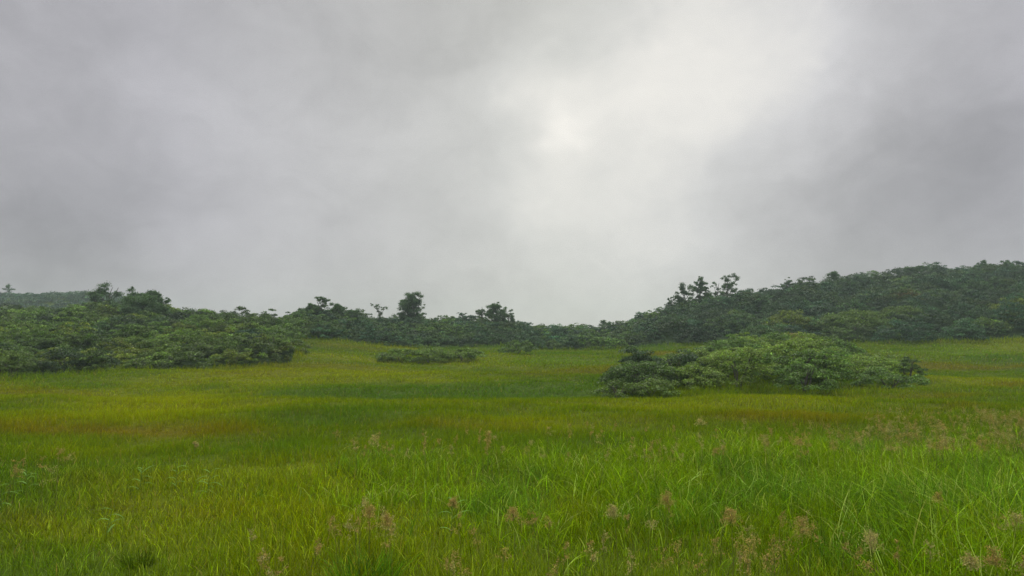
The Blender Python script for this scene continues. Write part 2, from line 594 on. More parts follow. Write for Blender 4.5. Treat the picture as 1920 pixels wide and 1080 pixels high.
# close the seam behind the camera and settle the far rim
Z = np.where(np.hypot(X, Y) > 450, -12 - 0.0 * Z, Z)
seam = sstep(2.2, math.pi, np.abs(PH.ravel()))
Zm = height(-X, Y)
Z = Z * (1 - 0.5 * seam) + Zm * 0.5 * seam
ni, nj = PH.shape
ii, jj = np.meshgrid(np.arange(ni - 1), np.arange(nj - 1), indexing='ij')
Q = np.stack([ii * nj + jj, ii * nj + jj + 1, (ii + 1) * nj + jj + 1, (ii + 1) * nj + jj], -1).reshape(-1, 4)[:, ::-1]
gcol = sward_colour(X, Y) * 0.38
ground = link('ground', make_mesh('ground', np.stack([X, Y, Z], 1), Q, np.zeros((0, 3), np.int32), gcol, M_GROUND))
tag(ground, 'rolling moorland ground under the meadow and the thickets', kind='structure')


# ------------------------------------------------------------------ grass
def blades(x, y, h, w, lean, segs, col, rg, curl=1.0, name='grass', az_bias=None, tip=None):
    n = len(x)
    z = height(x, y) - 0.01
    az = rg.uniform(0, 2 * math.pi, n)
    if az_bias is not None:
        az = az_bias + rg.normal(size=n) * 0.9
    D = np.stack([np.cos(az), np.sin(az)], 1)
    wa = rg.uniform(0, 2 * math.pi, n)
    Wd = np.stack([np.cos(wa), np.sin(wa)], 1)
    base = np.stack([x, y, z], 1)
    m = 2 * segs + 1
    V = np.empty((n, m, 3), np.float32)
    for s in range(segs + 1):
        t = s / segs
        hor = lean * h * (0.35 * t + 0.65 * t ** 2) * curl
        up = h * (t - 0.32 * lean * t ** 3)
        p = base.copy()
        p[:, :2] += D * hor[:, None]
        p[:, 2] += up
        if s == segs:
            V[:, m - 1] = p
        else:
            ww = (w * (1 - 0.75 * t ** 1.6) * 0.5)[:, None]
            V[:, 2 * s] = p
            V[:, 2 * s + 1] = p
            V[:, 2 * s, :2] += Wd * ww
            V[:, 2 * s + 1, :2] -= Wd * ww
    off = (np.arange(n) * m)[:, None]
    Qs = [off + np.array([2 * s, 2 * s + 1, 2 * s + 3, 2 * s + 2]) for s in range(segs - 1)]
    Qd = np.concatenate(Qs) if Qs else np.zeros((0, 4), int)
    T = off + np.array([2 * segs - 2, 2 * segs - 1, m - 1])
    C = np.empty((n, m, 3), np.float32)
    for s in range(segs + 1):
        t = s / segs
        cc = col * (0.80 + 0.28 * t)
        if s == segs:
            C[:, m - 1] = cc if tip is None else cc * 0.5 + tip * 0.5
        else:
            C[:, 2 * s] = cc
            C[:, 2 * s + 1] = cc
    return V.reshape(-1, 3), Qd, T, C.reshape(-1, 3)


def scatter(d0, d1, dens, rg, margin=1.08, power=None):
    """even scatter over the wedge in view, dens per square metre (a number or a function of depth)"""
    half = 960 / F * margin
    side = 5.0                      # a strip more on either hand
    W1 = half * d1 + side
    n = int(2 * W1 * (d1 - d0) * dens)
    y = rg.uniform(d0, d1, n)
    x = rg.uniform(-W1, W1, n)
    k = np.abs(x) < half * y + side
    return x[k], y[k]


acc = Acc()
JIT = lambda n, rg, a=0.16: np.exp(rg.normal(size=(n, 1)) * a) * np.exp(rg.normal(size=(n, 3)) * 0.07)
# short and middle sward, from the feet of the camera outward
BANDS = [(3.2, 7, 1100, 3, 0.18, 0.0062), (7, 12, 800, 3, 0.21, 0.008), (12, 20, 420, 2, 0.22, 0.011), (20, 34, 230, 2, 0.20, 0.017),
         (34, 58, 90, 2, 0.20, 0.030), (58, 100, 30, 2, 0.24, 0.055)]
for (d0, d1, dens, segs, hh, ww) in BANDS:
    x, y = scatter(d0, d1, dens, rng)
    u, dep, _ = uv_polar(x, y)
    keep = in_poly(u, dep, P_ISLAND) | ~(thicket_mask(u, dep) & thicket_mask(u, dep - 1.6) & thicket_mask(u + 14, dep) & thicket_mask(u - 14, dep))
    clump = fbm(x / 0.45, y / 0.45, 5, 2)
    keep &= rng.uniform(size=len(x)) < 0.35 + 1.1 * clump
    lz = lush_zone(u, dep)
    keep &= rng.uniform(size=len(x)) > lz * 0.5
    x, y, u, dep, clump = x[keep], y[keep], u[keep], dep[keep], clump[keep]
    n = len(x)
    h = hh * rng.uniform(0.55, 1.35, n) * (0.25 + 1.5 * fbm(x / 1.3, y / 1.3, 8, 2))
    brim = ~thicket_mask(u, dep) & (thicket_mask(u, dep + 1.8) | thicket_mask(u + 18, dep) | thicket_mask(u - 18, dep))
    h = h * np.where(brim, rng.uniform(1.2, 3.2, n), 1.0)
    if d0 < 12:
        h = h * (1 - 0.35 * sstep(800, 300, u))
    w = ww * rng.uniform(0.6, 1.4, n)
    lean = rng.uniform(0.1, 0.95, n) ** 1.2
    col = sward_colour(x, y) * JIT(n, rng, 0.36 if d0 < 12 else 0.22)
    hi = rng.uniform(size=n) < (0.12 if d0 < 5 else 0.07 if d0 < 10 else 0.02)
    col[hi] = col[hi] * 1.4 + (np.array([0.13, 0.14, 0.05]) if d0 < 10 else np.array([0.03, 0.03, 0.0]))  # blade highlights painted in as a few paler blades
    # a share of dead straw blades
    dead = rng.uniform(size=n) < 0.02
    col[dead] = np.array([0.36, 0.30, 0.08]) * JIT(int(dead.sum()), rng)
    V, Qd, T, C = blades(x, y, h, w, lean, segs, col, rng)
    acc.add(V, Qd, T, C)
sward = link('grass', acc.mesh('grass', M_GRASS))
tag(sward, 'short olive and yellow moor grass covering the open meadow', 'grass', kind='stuff')

# tall bright reed grass of the foreground
acc = Acc()
for (d0, d1, dens, segs, ww) in [(4.5, 9, 560, 4, 0.010), (9, 14, 420, 3, 0.012), (14, 24, 230, 3, 0.016)]:
    x, y = scatter(d0, d1, dens, rng)
    u, dep, _ = uv_polar(x, y)
    lz = lush_zone(u, dep)
    cl = fbm(x / 0.6, y / 0.6, 15, 2)
    keep = rng.uniform(size=len(x)) < lz * (0.25 + 1.4 * sstep(0.3, 0.7, cl))
    x, y, u, dep, lz = x[keep], y[keep], u[keep], dep[keep], lz[keep]
    n = len(x)
    h = rng.uniform(0.20, 0.56, n) * (0.55 + 0.45 * lz) * (1 + 0.8 * sstep(1350, 1850, u) * sstep(12, 7, dep)) * (0.75 + 0.5 * fbm(x / 2.0, y / 2.0, 18, 2))
    w = ww * rng.uniform(0.6, 1.35, n)
    lean = rng.uniform(0.1, 1.35, n) ** 1.2
    base = G_LUSH[None] * (1 - 0.0) + (np.array([0.19, 0.31, 0.006]) - G_LUSH) * sstep(0.4, 0.7, fbm(x / 3.0, y / 3.0, 28, 2))[:, None]
    base = base + (np.array([0.08, 0.19, 0.014]) - base) * (sstep(0.5, 0.75, fbm(x / 1.3, y / 1.3, 29, 2))[:, None] * 0.7)
    col = base * JIT(n, rng, 0.36)
    pale = rng.uniform(size=n) < 0.08  # share of blades with highlights put into their colour
    col[pale] = np.array([0.42, 0.52, 0.12]) * JIT(int(pale.sum()), rng)
    V, Qd, T, C = blades(x, y, h, w, lean, segs, col, rng, az_bias=np.where(rng.uniform(size=n) < 0.5, 0.2, 2.6))
    acc.add(V, Qd, T, C)
tall = link('tall_grass', acc.mesh('tall_grass', M_GRASS))
tag(tall, 'tall lush bright green reed grass across the near right of the meadow', 'grass', kind='stuff')


# ------------------------------------------------------------------ seed heads
def panicle(rg, x, y, h, spread, ht, n, col, az=None, sz=0.013):
    """a grass stem with a loose branched seed head; returns stem and head accs in local coordinates"""
    st, hd = Acc(), Acc()
    lean = np.array([rg.normal() * 0.10, rg.normal() * 0.10])
    K = 7
    P = []
    for i in range(K):
        t = i / (K - 1)
        P.append([lean[0] * h * t ** 2, lean[1] * h * t ** 2, h * t])
    P = np.array(P)
    V, Qd = tube(P, np.linspace(0.0035, 0.0018, K), 4)
    st.add(V, Qd, None, np.array([0.20, 0.22, 0.06]))
    top = P[-1]
    nb = max(6, n // 14)
    for b in range(nb):
        t = rg.uniform(0, 1)
        s0 = top - np.array([0, 0, ht * t * 0.8])
        a = rg.uniform(0, 2 * math.pi)
        L = spread * (0.35 + 0.65 * t) * rg.uniform(0.5, 1.1)
        e = s0 + np.array([math.cos(a) * L, math.sin(a) * L, ht * rg.uniform(0.0, 0.45)])
        mid = (s0 + e) / 2 + np.array([0, 0, ht * 0.10])
        e[2] -= L * 0.25
        V, Qd = tube([s0, mid, e], [0.0016, 0.0012, 0.0008], 3)
        hd.add(V, Qd, None, col * 0.9)
        m = n // nb
        tt = rg.uniform(0.25, 1, m)[:, None]
        pts = s0 * (1 - tt) ** 2 + 2 * mid * tt * (1 - tt) + e * tt ** 2 + rg.normal(size=(m, 3)) * spread * 0.11
        Nn = unit(rg.normal(size=(m, 3)))
        V, Qd = leaf_geo(pts, Nn, rg.uniform(0.8, 1.5, m) * sz * 1.8, sz * 0.8, rg, 0.1)
        hd.add(V, Qd, None, np.repeat(col * JIT(m, rg, 0.25), 4, 0))
    return st, hd


RED = np.array([0.40, 0.31, 0.11])
TAN = np.array([0.44, 0.39, 0.17])
# the countable ones: column, row of the head, width in pixels, wording
HEADS = [(700, 950, 42, RED, 'reddish brown seed head, left of a pair above the dark tuft'), (738, 968, 40, RED, 'reddish brown seed head, right of a pair above the dark tuft'),
         (866, 942, 30, RED, 'small rusty seed head between the pair and the next rusty plume'), (965, 962, 44, RED, 'full rusty seed head near the bottom middle of the meadow'),
         (1240, 938, 44, RED, 'rusty domed seed head standing highest in the lush grass'), (1152, 962, 40, TAN, 'pale brown loose seed head in the lush grass'),
         (1362, 968, 44, RED, 'rust coloured seed head beside crossed pale blades'), (1480, 985, 60, RED, 'wide rusty seed head spread over bent green blades'),
         (1622, 1015, 52, TAN, 'straw brown seed head on the right above pale flat blades'), (1875, 972, 62, TAN, 'broad straw brown seed head near the right edge'),
         (1768, 1066, 44, TAN, 'drooping tan seed head cut by the bottom edge'), (1850, 1072, 50, RED, 'low rusty seed head in the bottom right corner'),
         (720, 822, 34, TAN, 'small pinkish seed head where the tall grass begins on the left'), (915, 822, 34, RED, 'thin pinkish seed head at the far rim of the tall grass, near the middle'),
         (1492, 826, 30, RED, 'slender pinkish seed head at the far rim of the tall grass, right of middle'), (1305, 788, 26, TAN, 'tall thin seed head rising above the rim of the tall grass'),
         (1765, 795, 46, RED, 'dense pinkish seed head among the right rim of the tall grass'), (1835, 772, 44, RED, 'tallest pinkish seed head against the far meadow on the right'),
         (372, 838, 16, TAN, 'tiny pale seed head alone in the olive grass on the left'), (1735, 930, 26, RED, 'short brown seed head low among dark green blades')]
for (u, v, wpx, colr, lab) in HEADS:
    big = v > 900
    hh = 0.62 if big else 0.85
    # distance so that a stem of this height ends at this row
    best, bd_ = None, 1e9
    for dep in np.linspace(5.0, 24, 400):
        x_, y_, z_ = g2w(u, dep)
        s = (z_ + hh * 0.93 - CAMZ) / dep
        err = abs(s - slope_of(v))
        if err < bd_:
            best, bd_ = dep, err
    dep = best
    x_, y_, z_ = g2w(u, dep)
    wid = wpx / F * dep
    rg = np.random.default_rng(int(u * 7 + v))
    root = bpy.data.objects.new('flowering_stalk', None)
    scene.collection.objects.link(root)
    root.location = (float(x_), float(y_), float(z_) - 0.01)
    tag(root, lab, 'seed head', 'ripe seed heads standing above the grass')
    st, hd = panicle(rg, 0, 0, hh, wid * 0.52, wid * 0.6, 480 if big else 260, colr, sz=0.0085 if big else 0.013)
    link('stem', st.mesh('stem', M_GRASS), root)
    link('seed_head', hd.mesh('seed_head', M_GRASS), root)
# the uncounted ones further off
acc = Acc()
SPRAY = [(1620, 1960, 765, 830, 165, 1.0), (1380, 1660, 790, 835, 45, 1), (640, 1000, 800, 850, 26, .7), (1000, 1380, 790, 850, 26, .7), (0, 130, 840, 885, 8, .8), (1680, 1920, 760, 790, 22, 1.0), (640, 760, 935, 1010, 12, .7), (1050, 1500, 940, 1060, 26, .8), (400, 600, 980, 1070, 8, .6),
         (800, 1100, 960, 1070, 12, .7), (1550, 1920, 900, 1070, 14, .8), (1180, 1260, 820, 850, 8, .8)]
for (u0, u1, v0, v1, n, sc_) in SPRAY:
    for k in range(n):
        u, v = rng.uniform(u0, u1), rng.uniform(v0, v1)
        hh = rng.uniform(0.55, 0.95) if v < 900 else rng.uniform(0.35, 0.6)
        sl = slope_of(v)
        z0 = 0.0
        dep = 12.0
        for _ in range(12):
            z0 = float(height((u - 960) / F * dep, dep)) + hh
            dep = np.clip((z0 - CAMZ) / sl, 5.2, 26)
        x_, y_, z_ = g2w(u, dep)
        st, hd = panicle(rng, 0, 0, hh, 0.16 * sc_ * rng.uniform(0.6, 1.2), 0.26 * sc_, 90, (RED if rng.uniform() < 0.6 else TAN) * 0.9, sz=0.0095)
        off = np.array([float(x_), float(y_), float(z_) - 0.01])
        for a in (st, hd):
            for V_, Q_, C_ in zip(a.V, a.Q, a.C):
                pass
            base = 0
            Vall = np.concatenate(a.V) + off
            acc.add(Vall, np.concatenate(a.Q), None, np.concatenate(a.C))
sprays = link('seed_sprays', acc.mesh('seed_sprays', M_GRASS))
tag(sprays, 'loose pinkish brown seed sprays scattered over the tall grass', 'grass seed', kind='stuff')


# ------------------------------------------------------------------ leafy reeds that stand out
def reed(u, v_top, v_base, label, seed, nleaf=7):
    rg = np.random.default_rng(seed)
    dep = hit(u, v_base)
    x_, y_, z_ = g2w(u, dep)
    h = (v_base - v_top) / F * dep
    root = bpy.data.objects.new('reed', None)
    scene.collection.objects.link(root)
    root.location = (float(x_), float(y_), float(z_) - 0.01)
    tag(root, label, 'reed', 'single reeds in the near meadow')
    K = 8
    ln = rg.normal(size=2) * 0.08
    P = np.array([[ln[0] * h * (i / 7) ** 2, ln[1] * h * (i / 7) ** 2, h * 0.9 * i / 7] for i in range(K)])
    V, Qd = tube(P, np.linspace(0.006, 0.002, K), 5)
    a = Acc()
    a.add(V, Qd, None, np.array([0.16, 0.24, 0.05]))
    link('stem', a.mesh('stem', M_GRASS), root)
    for k in range(nleaf):
        t = 0.25 + 0.72 * k / (nleaf - 1)
        b = P[min(int(t * 7), 6)]
        az = (0.3 if k % 2 else 2.9) + rg.normal() * 0.5
        L = h * rg.uniform(0.35, 0.6) * (1.1 - 0.4 * t)
        d = np.array([math.cos(az), math.sin(az)])
        perp = np.array([-d[1], d[0]])
        S = 6
        VV, CC = [], []
        up = rg.uniform(0.5, 1.1)
        for i in range(S + 1):
            q = i / S
            c = np.array([*(b[:2] + d * L * q), b[2] + L * (up * q - 0.75 * q * q)])
            w = 0.011 * math.sin(math.pi * min(q * 0.85 + 0.15, 1.0)) + 0.001
            VV.append(c + np.array([*(perp * w), -0.35 * w]))
            VV.append(c)
            VV.append(c - np.array([*(perp * w), 0.35 * w]))
        QQ = []
        for i in range(S):
            QQ += [(3 * i, 3 * i + 1, 3 * i + 4, 3 * i + 3), (3 * i + 1, 3 * i + 2, 3 * i + 5, 3 * i + 4)]
        a = Acc()
        a.add(np.array(VV), np.array(QQ), None, np.array([0.17, 0.30, 0.07]) * rg.uniform(0.8, 1.3))
        link('leaf', a.mesh('leaf', M_GRASS), root)


reed(277, 868, 925, 'upright reed with bright paired leaves, tallest at the left', 1)
reed(343, 866, 918, 'thin straight reed right of the tallest one', 2, 6)
reed(402, 872, 930, 'spreading reed with many flat leaves beside the lush grass', 3, 9)
reed(70, 872, 930, 'leaning reed near the left edge of the meadow', 4, 7)
reed(25, 898, 960, 'reed with one pale drooping leaf at the far left edge', 5, 6)
reed(220, 945, 1010, 'low reed with a single long arching pale leaf', 6, 5)
reed(850, 925, 1005, 'broken looking reed bending over beside the rusty seed heads', 7, 5)
reed(1120, 840, 880, 'reed with a bright white edged leaf in the middle of the tall grass', 8, 6)


def tuft(u, v, label, seed, n, rad, hmax, colr):
    """a clump of long dark blades rising from one root stock"""
    rg = np.random.default_rng(seed)
    dep = hit(u, v)
    x_, y_, z_ = [float(q) for q in g2w(u, dep)]
    a_ = rg.uniform(0, 2 * math.pi, n)
    q = np.sqrt(rg.uniform(0, 1, n)) * rad
    V, Qd, T, C = blades(x_ + np.cos(a_) * q, y_ + np.sin(a_) * q, rg.uniform(0.5, 1, n) * hmax, rg.uniform(0.007, 0.013, n), rg.uniform(0.1, 0.9, n), 4,
                         colr * JIT(n, rg, 0.35), rg, az_bias=a_)
    a = Acc()
    a.add(V, Qd, T, C)
    o = link('grass_tuft', a.mesh('grass_tuft', M_GRASS))
    tag(o, label, 'grass tuft', 'dark grass tufts in the near meadow')


tuft(690, 1105, 'dark green tuft of long blades at the bottom edge, below the pair of rusty heads', 61, 200, 0.32, 0.45, np.array([0.085, 0.19, 0.008]))
tuft(1690, 960, 'deep green tuft in the darker part of the tall grass on the right', 62, 320, 0.35, 0.55, np.array([0.065, 0.16, 0.012]))
tuft(1850, 1000, 'thick tall tuft under the broad straw brown seed head', 63, 420, 0.45, 0.65, np.array([0.08, 0.18, 0.010]))
tuft(280, 1062, 'small dark tuft standing in for a dark gap in the bottom left grass', 64, 130, 0.15, 0.22, np.array([0.08, 0.13, 0.006]))  # darkness of a gap in the grass put into blade colour


# ------------------------------------------------------------------ shrubs and trees
C_TREE = np.array([0.068, 0.128, 0.052])
C_DARK = np.array([0.024, 0.054, 0.016])
C_MID = np.array([0.052, 0.100, 0.014])
C_LIGHT = np.array([0.088, 0.150, 0.018])
C_YEL = np.array([0.125, 0.175, 0.010])
C_BLUE = np.array([0.024, 0.070, 0.036])
C_RUST = np.array([0.150, 0.095, 0.035])


def crown_acc(acc, rg, c, rx, ry, h, leaf, nleaf, col, lobes, spread=0.20):
    P, Nn, k, lv = crown_points(rg, *c, rx, ry, h, lobes, nleaf)
    L = leaf * rg.uniform(0.7, 1.35, nleaf)
    V, Qd = leaf_geo(P, Nn, L, L * 0.62, rg)
    cc = col * np.exp(lv * 0.28)[:, None] * JIT(nleaf, rg, 0.34)
    hi = rg.uniform(size=nleaf) < 0.04
    cc[hi] = cc[hi] * 2.0  # leaf highlights painted into the tone of a few leaves
    acc.add(V, Qd, None, np.repeat(cc, 4, 0))


def pick_colour(rg, x, y, kinds, seed):
    n = float(fbm(np.array([x / 9.0]), np.array([y / 9.0]), seed, 3)[0]) + rg.normal() * 0.07
    n = min(max((n - 0.25) / 0.5, 0), 0.999)
    k = n * (len(kinds) - 1)
    i = int(k)
    f = k - i
    j = min(i + 1, len(kinds) - 1)
    return kinds[i] * (1 - f) + kinds[j] * f


def stem_geo(rg, h, r, n=3, spread=0.5):
    a = Acc()
    for k in range(n):
        az = rg.uniform(0, 2 * math.pi)
        P = [[0.05 * math.cos(az), 0.05 * math.sin(az), -0.15]]
        for i in range(1, 6):
            t = i / 5
            P.append([math.cos(az) * spread * h * t + rg.normal() * 0.03 * h, math.sin(az) * spread * h * t + rg.normal() * 0.03 * h, h * t * 0.85])
        V, Qd = tube(P, np.linspace(r, r * 0.25, 6), 5)
        a.add(V, Qd)
    return a


SPOTS = []      # ground already taken by single shrubs


def shrub(u, dep, wid, h, col, label, seed, group=None, leaf=None, cat='shrub', name='shrub', dens=1.0, flat=1.0, lobes=None):
    rg = np.random.default_rng(seed)
    x_, y_, z_ = g2w(u, dep)
    root = bpy.data.objects.new(name, None)
    scene.collection.objects.link(root)
    root.location = (float(x_), float(y_), float(z_))
    tag(root, label, cat, group)
    leaf = leaf or 0.0017 * dep + 0.035
    rx = wid / 2
    ry = rx * flat * 0.8
    area = 3.2 * (rx * ry + (rx + ry) * 0.5 * h)
    n = int(min(14000, dens * 1.9 * area / (leaf * leaf * 0.62)))
    a = Acc()
    crown_acc(a, rg, (0, 0, h * 0.10), rx, ry, h * 0.92, leaf, n, col, lobes or int(14 + 7 * rx * h))
    link('foliage', a.mesh('foliage', M_LEAF), root)
    link('stem', stem_geo(rg, h * 0.85, 0.035 + 0.01 * h, 4, 0.45 * rx / max(h, 0.5)).mesh('stem', M_BARK), root)
    SPOTS.append((float(x_), float(y_), rx * 0.8))
    return root


def thicket(name, poly, label, kinds, seed, spacing, hrange, wratio, leaf_k, deps, dens=1.0, hfun=None):
    """one thicket, a mass of intergrown shrubs nobody could count"""
    rg = np.random.default_rng(seed)
    a = Acc()
    us = [p[0] for p in poly]
    d0, d1 = min(p[1] for p in poly), min(max(p[1] for p in poly), deps)
    dep = d0
    cnt = 0
    while dep < d1:
        sp = spacing * (0.75 + 0.25 * dep / d0)
        u = min(us)
        step = sp / dep * F
        while u < max(us):
            uu = u + rg.uniform(-0.5, 0.5) * step
            dd = dep + rg.uniform(-0.5, 0.5) * sp
            u += step
            if uu < -330 or uu > 2260:
                continue
            if not bool(in_poly(np.array(uu), np.array(dd), poly)):
                continue
            x_, y_, z_ = [float(q) for q in g2w(uu, dd)]
            if any((x_ - sx) ** 2 + (y_ - sy) ** 2 < sr * sr * 0.3 for sx, sy, sr in SPOTS):
                continue
            h = rg.uniform(*hrange) * (0.7 + 0.6 * float(vnoise(x_ / 5, y_ / 5, seed))) * (1.25 if rg.uniform() < 0.12 else 1.0)
            if hfun:
                h *= hfun(uu, dd)
            rx = sp * wratio * rg.uniform(0.8, 1.3)
            leaf = leaf_k * dd + 0.04
            n = int(dens * 1.35 * 3.2 * (rx * rx * 0.8 + rx * h * 0.9) / (leaf * leaf * 0.62))
            col = pick_colour(rg, x_, y_, kinds, seed + 5) * math.exp(rg.normal() * 0.28)
            crown_acc(a, rg, (x_, y_, z_ - 0.1), rx, rx * 0.85, h, leaf, n, col, int(7 + 3 * rx * h))
            cnt += 1
        dep += sp * 0.85
    o = link(name, a.mesh(name, M_LEAF))
    tag(o, label, 'thicket', kind='stuff')
    print(name, cnt, 'crowns', a.n // 4, 'leaves')
    return o


def tree(u, v_top, dep, wid, label, seed, col=C_TREE, openness=0.5, v_base=None, clumps=16, leaf=0.20, name='tree', group='trees standing up along the skyline', cshape='round', trunks=1, cr=0.17):
    """gnarled little mountain tree: trunk with limbs, crown of leaf clumps with gaps between"""
    rg = np.random.default_rng(seed)
    x_, y_, z_ = [float(q) for q in g2w(u, dep)]
    h = CAMZ + dep * slope_of(v_top) - z_
    W = wid / F * dep
    root = bpy.data.objects.new(name, None)
    scene.collection.objects.link(root)
    root.location = (x_, y_, z_)
    tag(root, label, 'tree', group)
    wood, fol = Acc(), Acc()
    ends = []
    crown_h = min(h * 0.9, W * 1.5)
    for tk in range(trunks):
        az0 = rg.uniform(0, 6.28)
        bend = rg.normal(size=2) * 0.06 * h + (np.array([math.cos(az0), math.sin(az0)]) * 0.15 * W if trunks > 1 else 0)
        K = 8
        P = np.array([[bend[0] * (i / 7) ** 1.5 + rg.normal() * 0.02 * W, bend[1] * (i / 7) ** 1.5, -0.3 + (h * 0.92 + 0.3) * i / 7] for i in range(K)])
        r0 = 0.05 + 0.022 * h
        V, Qd = tube(P, np.linspace(r0, r0 * 0.2, K), 6)
        wood.add(V, Qd)
        nb = int(clumps * 1.05) // trunks
        for k in range(nb):
            t = rg.uniform(0, 1) ** 0.8
            zt = h - 0.05 * W - crown_h * (1 - t)                 # height of the clump
            if cshape == 'cone':
                rr = W * 0.5 * (1.05 - 0.8 * t)
            elif cshape == 'fork':
                rr = W * 0.5 * (0.45 + 0.55 * t)
            else:
                rr = W * 0.5 * math.sqrt(max(0.05, 1 - (t * 1.02) ** 2.4))
            az = rg.uniform(0, 6.28)
            q = math.sqrt(rg.uniform(0.15, 1.0)) * rg.uniform(0.75, 1.2)
            e = np.array([math.cos(az) * rr * q, math.sin(az) * rr * q * 0.8, zt])
            f = max(0.12, (zt - 0.35 * crown_h * rg.uniform(0.3, 1)) / h)
            i0 = min(int(f * 7), 6)
            s0 = P[i0]
            m1 = s0 * 0.6 + e * 0.4 + np.array([rg.normal() * 0.08 * W, rg.normal() * 0.08 * W, -0.04 * W])
            m2 = s0 * 0.25 + e * 0.75 + np.array([rg.normal() * 0.06 * W, rg.normal() * 0.06 * W, 0.02 * W])
            V, Qd = tube([s0, m1, m2, e], np.array([0.45, 0.3, 0.2, 0.08]) * r0, 5)
            wood.add(V, Qd)
            ends.append(e)
            if rg.uniform() < 0.6:
                ends.append(m2 + rg.normal(size=3) * 0.05 * W)
            for _ in range(2):
                ends.append(e + rg.normal(size=3) * np.array([0.12, 0.12, 0.08]) * W)
    for e in ends:
        R = W * cr * 0.56 * rg.uniform(0.4, 1.6)
        n = int(22 + (1 - openness) * 200 * (R / 0.5) ** 2 * (0.2 / leaf) ** 2)
        d = unit(rg.normal(size=(n, 3)))
        P = e + rg.normal(size=(n, 3)) * R * 0.8 * np.array([0.55, 0.55, 0.34])
        Nn = unit(d * 0.6 + np.array([0, 0, 0.5]) + rg.normal(size=(n, 3)) * 0.5)
        L = leaf * rg.uniform(0.7, 1.3, n)
        V, Qd = leaf_geo(P, Nn, L, L * 0.6, rg)
        fol.add(V, Qd, None, np.repeat(col * math.exp(rg.normal() * 0.12) * JIT(n, rg, 0.2), 4, 0))
    link('trunk', wood.mesh('trunk', M_BARK), root)
    link('crown', fol.mesh('crown', M_LEAF), root)
    return root


# --- trees on the skyline
tree(16, 534, 279, 20, 'tiny lone tree on the misty far ridge at the left edge', 101, clumps=12, leaf=0.4, openness=0.6, cr=.16)
tree(197, 533, 108, 60, 'spiky dark tree poking up where the far ridge meets the near slope', 102, C_TREE, 0.65, clumps=20, leaf=0.22, cshape='round', trunks=2)
tree(180, 541, 106, 34, 'lower dark tree leaning on the left side of the spiky tree', 103, C_TREE, 0.5, clumps=14, leaf=0.22)
tree(290, 541, 94, 50, 'taller round head of the dark pair on the left slope', 104, C_TREE, 0.2, clumps=20, leaf=0.2)
tree(254, 547, 93, 64, 'broad ragged dark tree, lower of the dark pair on the left slope', 105, C_TREE, 0.25, clumps=28, leaf=0.2, trunks=2)
tree(275, 562, 88, 105, 'wide dark tree low in front of the dark pair', 106, C_TREE, 0.15, clumps=36, leaf=0.2, trunks=2, cr=.15)
tree(603, 558, 106, 34, 'airy topped tree on the highest point of the middle dark clump', 107, C_TREE, 0.45, clumps=16, leaf=0.2, trunks=2)
tree(583, 568, 105, 44, 'rounded dark tree left of the airy topped one', 108, C_TREE, 0.25, clumps=22, leaf=0.2)
tree(632, 571, 107, 44, 'ragged tree sloping down right of the airy topped one', 109, C_TREE, 0.35, clumps=20, leaf=0.2)
tree(660, 583, 110, 36, 'small dark tree at the right foot of the middle clump', 110, C_TREE, 0.3, clumps=14, leaf=0.2)
tree(712, 569, 121, 27, 'small sparse forked tree with bare looking twigs', 111, C_TREE, 0.8, clumps=11, leaf=0.2, cshape='fork', cr=.13)
tree(771, 553, 122, 50, 'solitary tall open crowned tree with sky showing through', 112, C_TREE, 0.6, clumps=85, leaf=0.2, cshape='round', cr=.15, trunks=2)
tree(903, 572, 125, 26, 'narrow leafy tree left of the dark dome on the middle ridge', 113, C_TREE, 0.45, clumps=14, leaf=0.22)
tree(930, 570, 125, 46, 'dark dome shaped tree on the middle ridge', 114, C_TREE, 0.5, clumps=24, leaf=0.22)
tree(955, 581, 126, 30, 'little tree at the right shoulder of the dark dome', 115, C_TREE, 0.4, clumps=12, leaf=0.22)
tree(1134, 599, 128, 26, 'small airy tree in the low saddle of the skyline', 116, C_TREE, 0.6, clumps=12, leaf=0.22)
tree(1311, 519, 133, 36, 'upright dense tree, left of two on the rise of the right hill', 117, C_TREE, 0.3, clumps=20, leaf=0.24)
tree(1364, 516, 136, 44, 'open crowned tree tilted right on the rise of the right hill', 118, C_TREE, 0.6, clumps=22, leaf=0.24, cshape='fork', cr=.14)
tree(1343, 527, 136, 18, 'thin wispy tree between two bigger ones on the right hill', 119, C_TREE, 0.8, clumps=8, leaf=0.22, cshape='fork')
tree(1283, 536, 132, 42, 'ragged low tree below the upright dense one', 120, C_TREE, 0.5, clumps=18, leaf=0.24)
tree(1325, 538, 134, 28, 'low bushy tree under the upright dense one on its right', 121, C_TREE, 0.45, clumps=14, leaf=0.24)
tree(1260, 556, 131, 16, 'sprig like sapling at the left end of the ragged trees', 122, C_TREE, 0.6, clumps=8, leaf=0.22, cshape='fork')
tree(1478, 523, 145, 30, 'little bump of a tree halfway up the right ridge', 123, C_TREE, 0.35, clumps=14, leaf=0.26)
tree(1568, 511, 148, 34, 'rounded tree just breaking the right ridge line', 124, C_TREE, 0.3, clumps=16, leaf=0.26)
tree(1845, 489, 151, 32, 'spiky topped tree near the right end of the ridge', 125, C_TREE, 0.45, clumps=16, leaf=0.26)
tree(1892, 490, 151, 36, 'last dark tree of the ridge before the right edge', 126, C_TREE, 0.35, clumps=16, leaf=0.26)
tree(1720, 499, 151, 44, 'broad low tree on the highest hump of the right ridge', 127, C_TREE, 0.25, clumps=20, leaf=0.26)

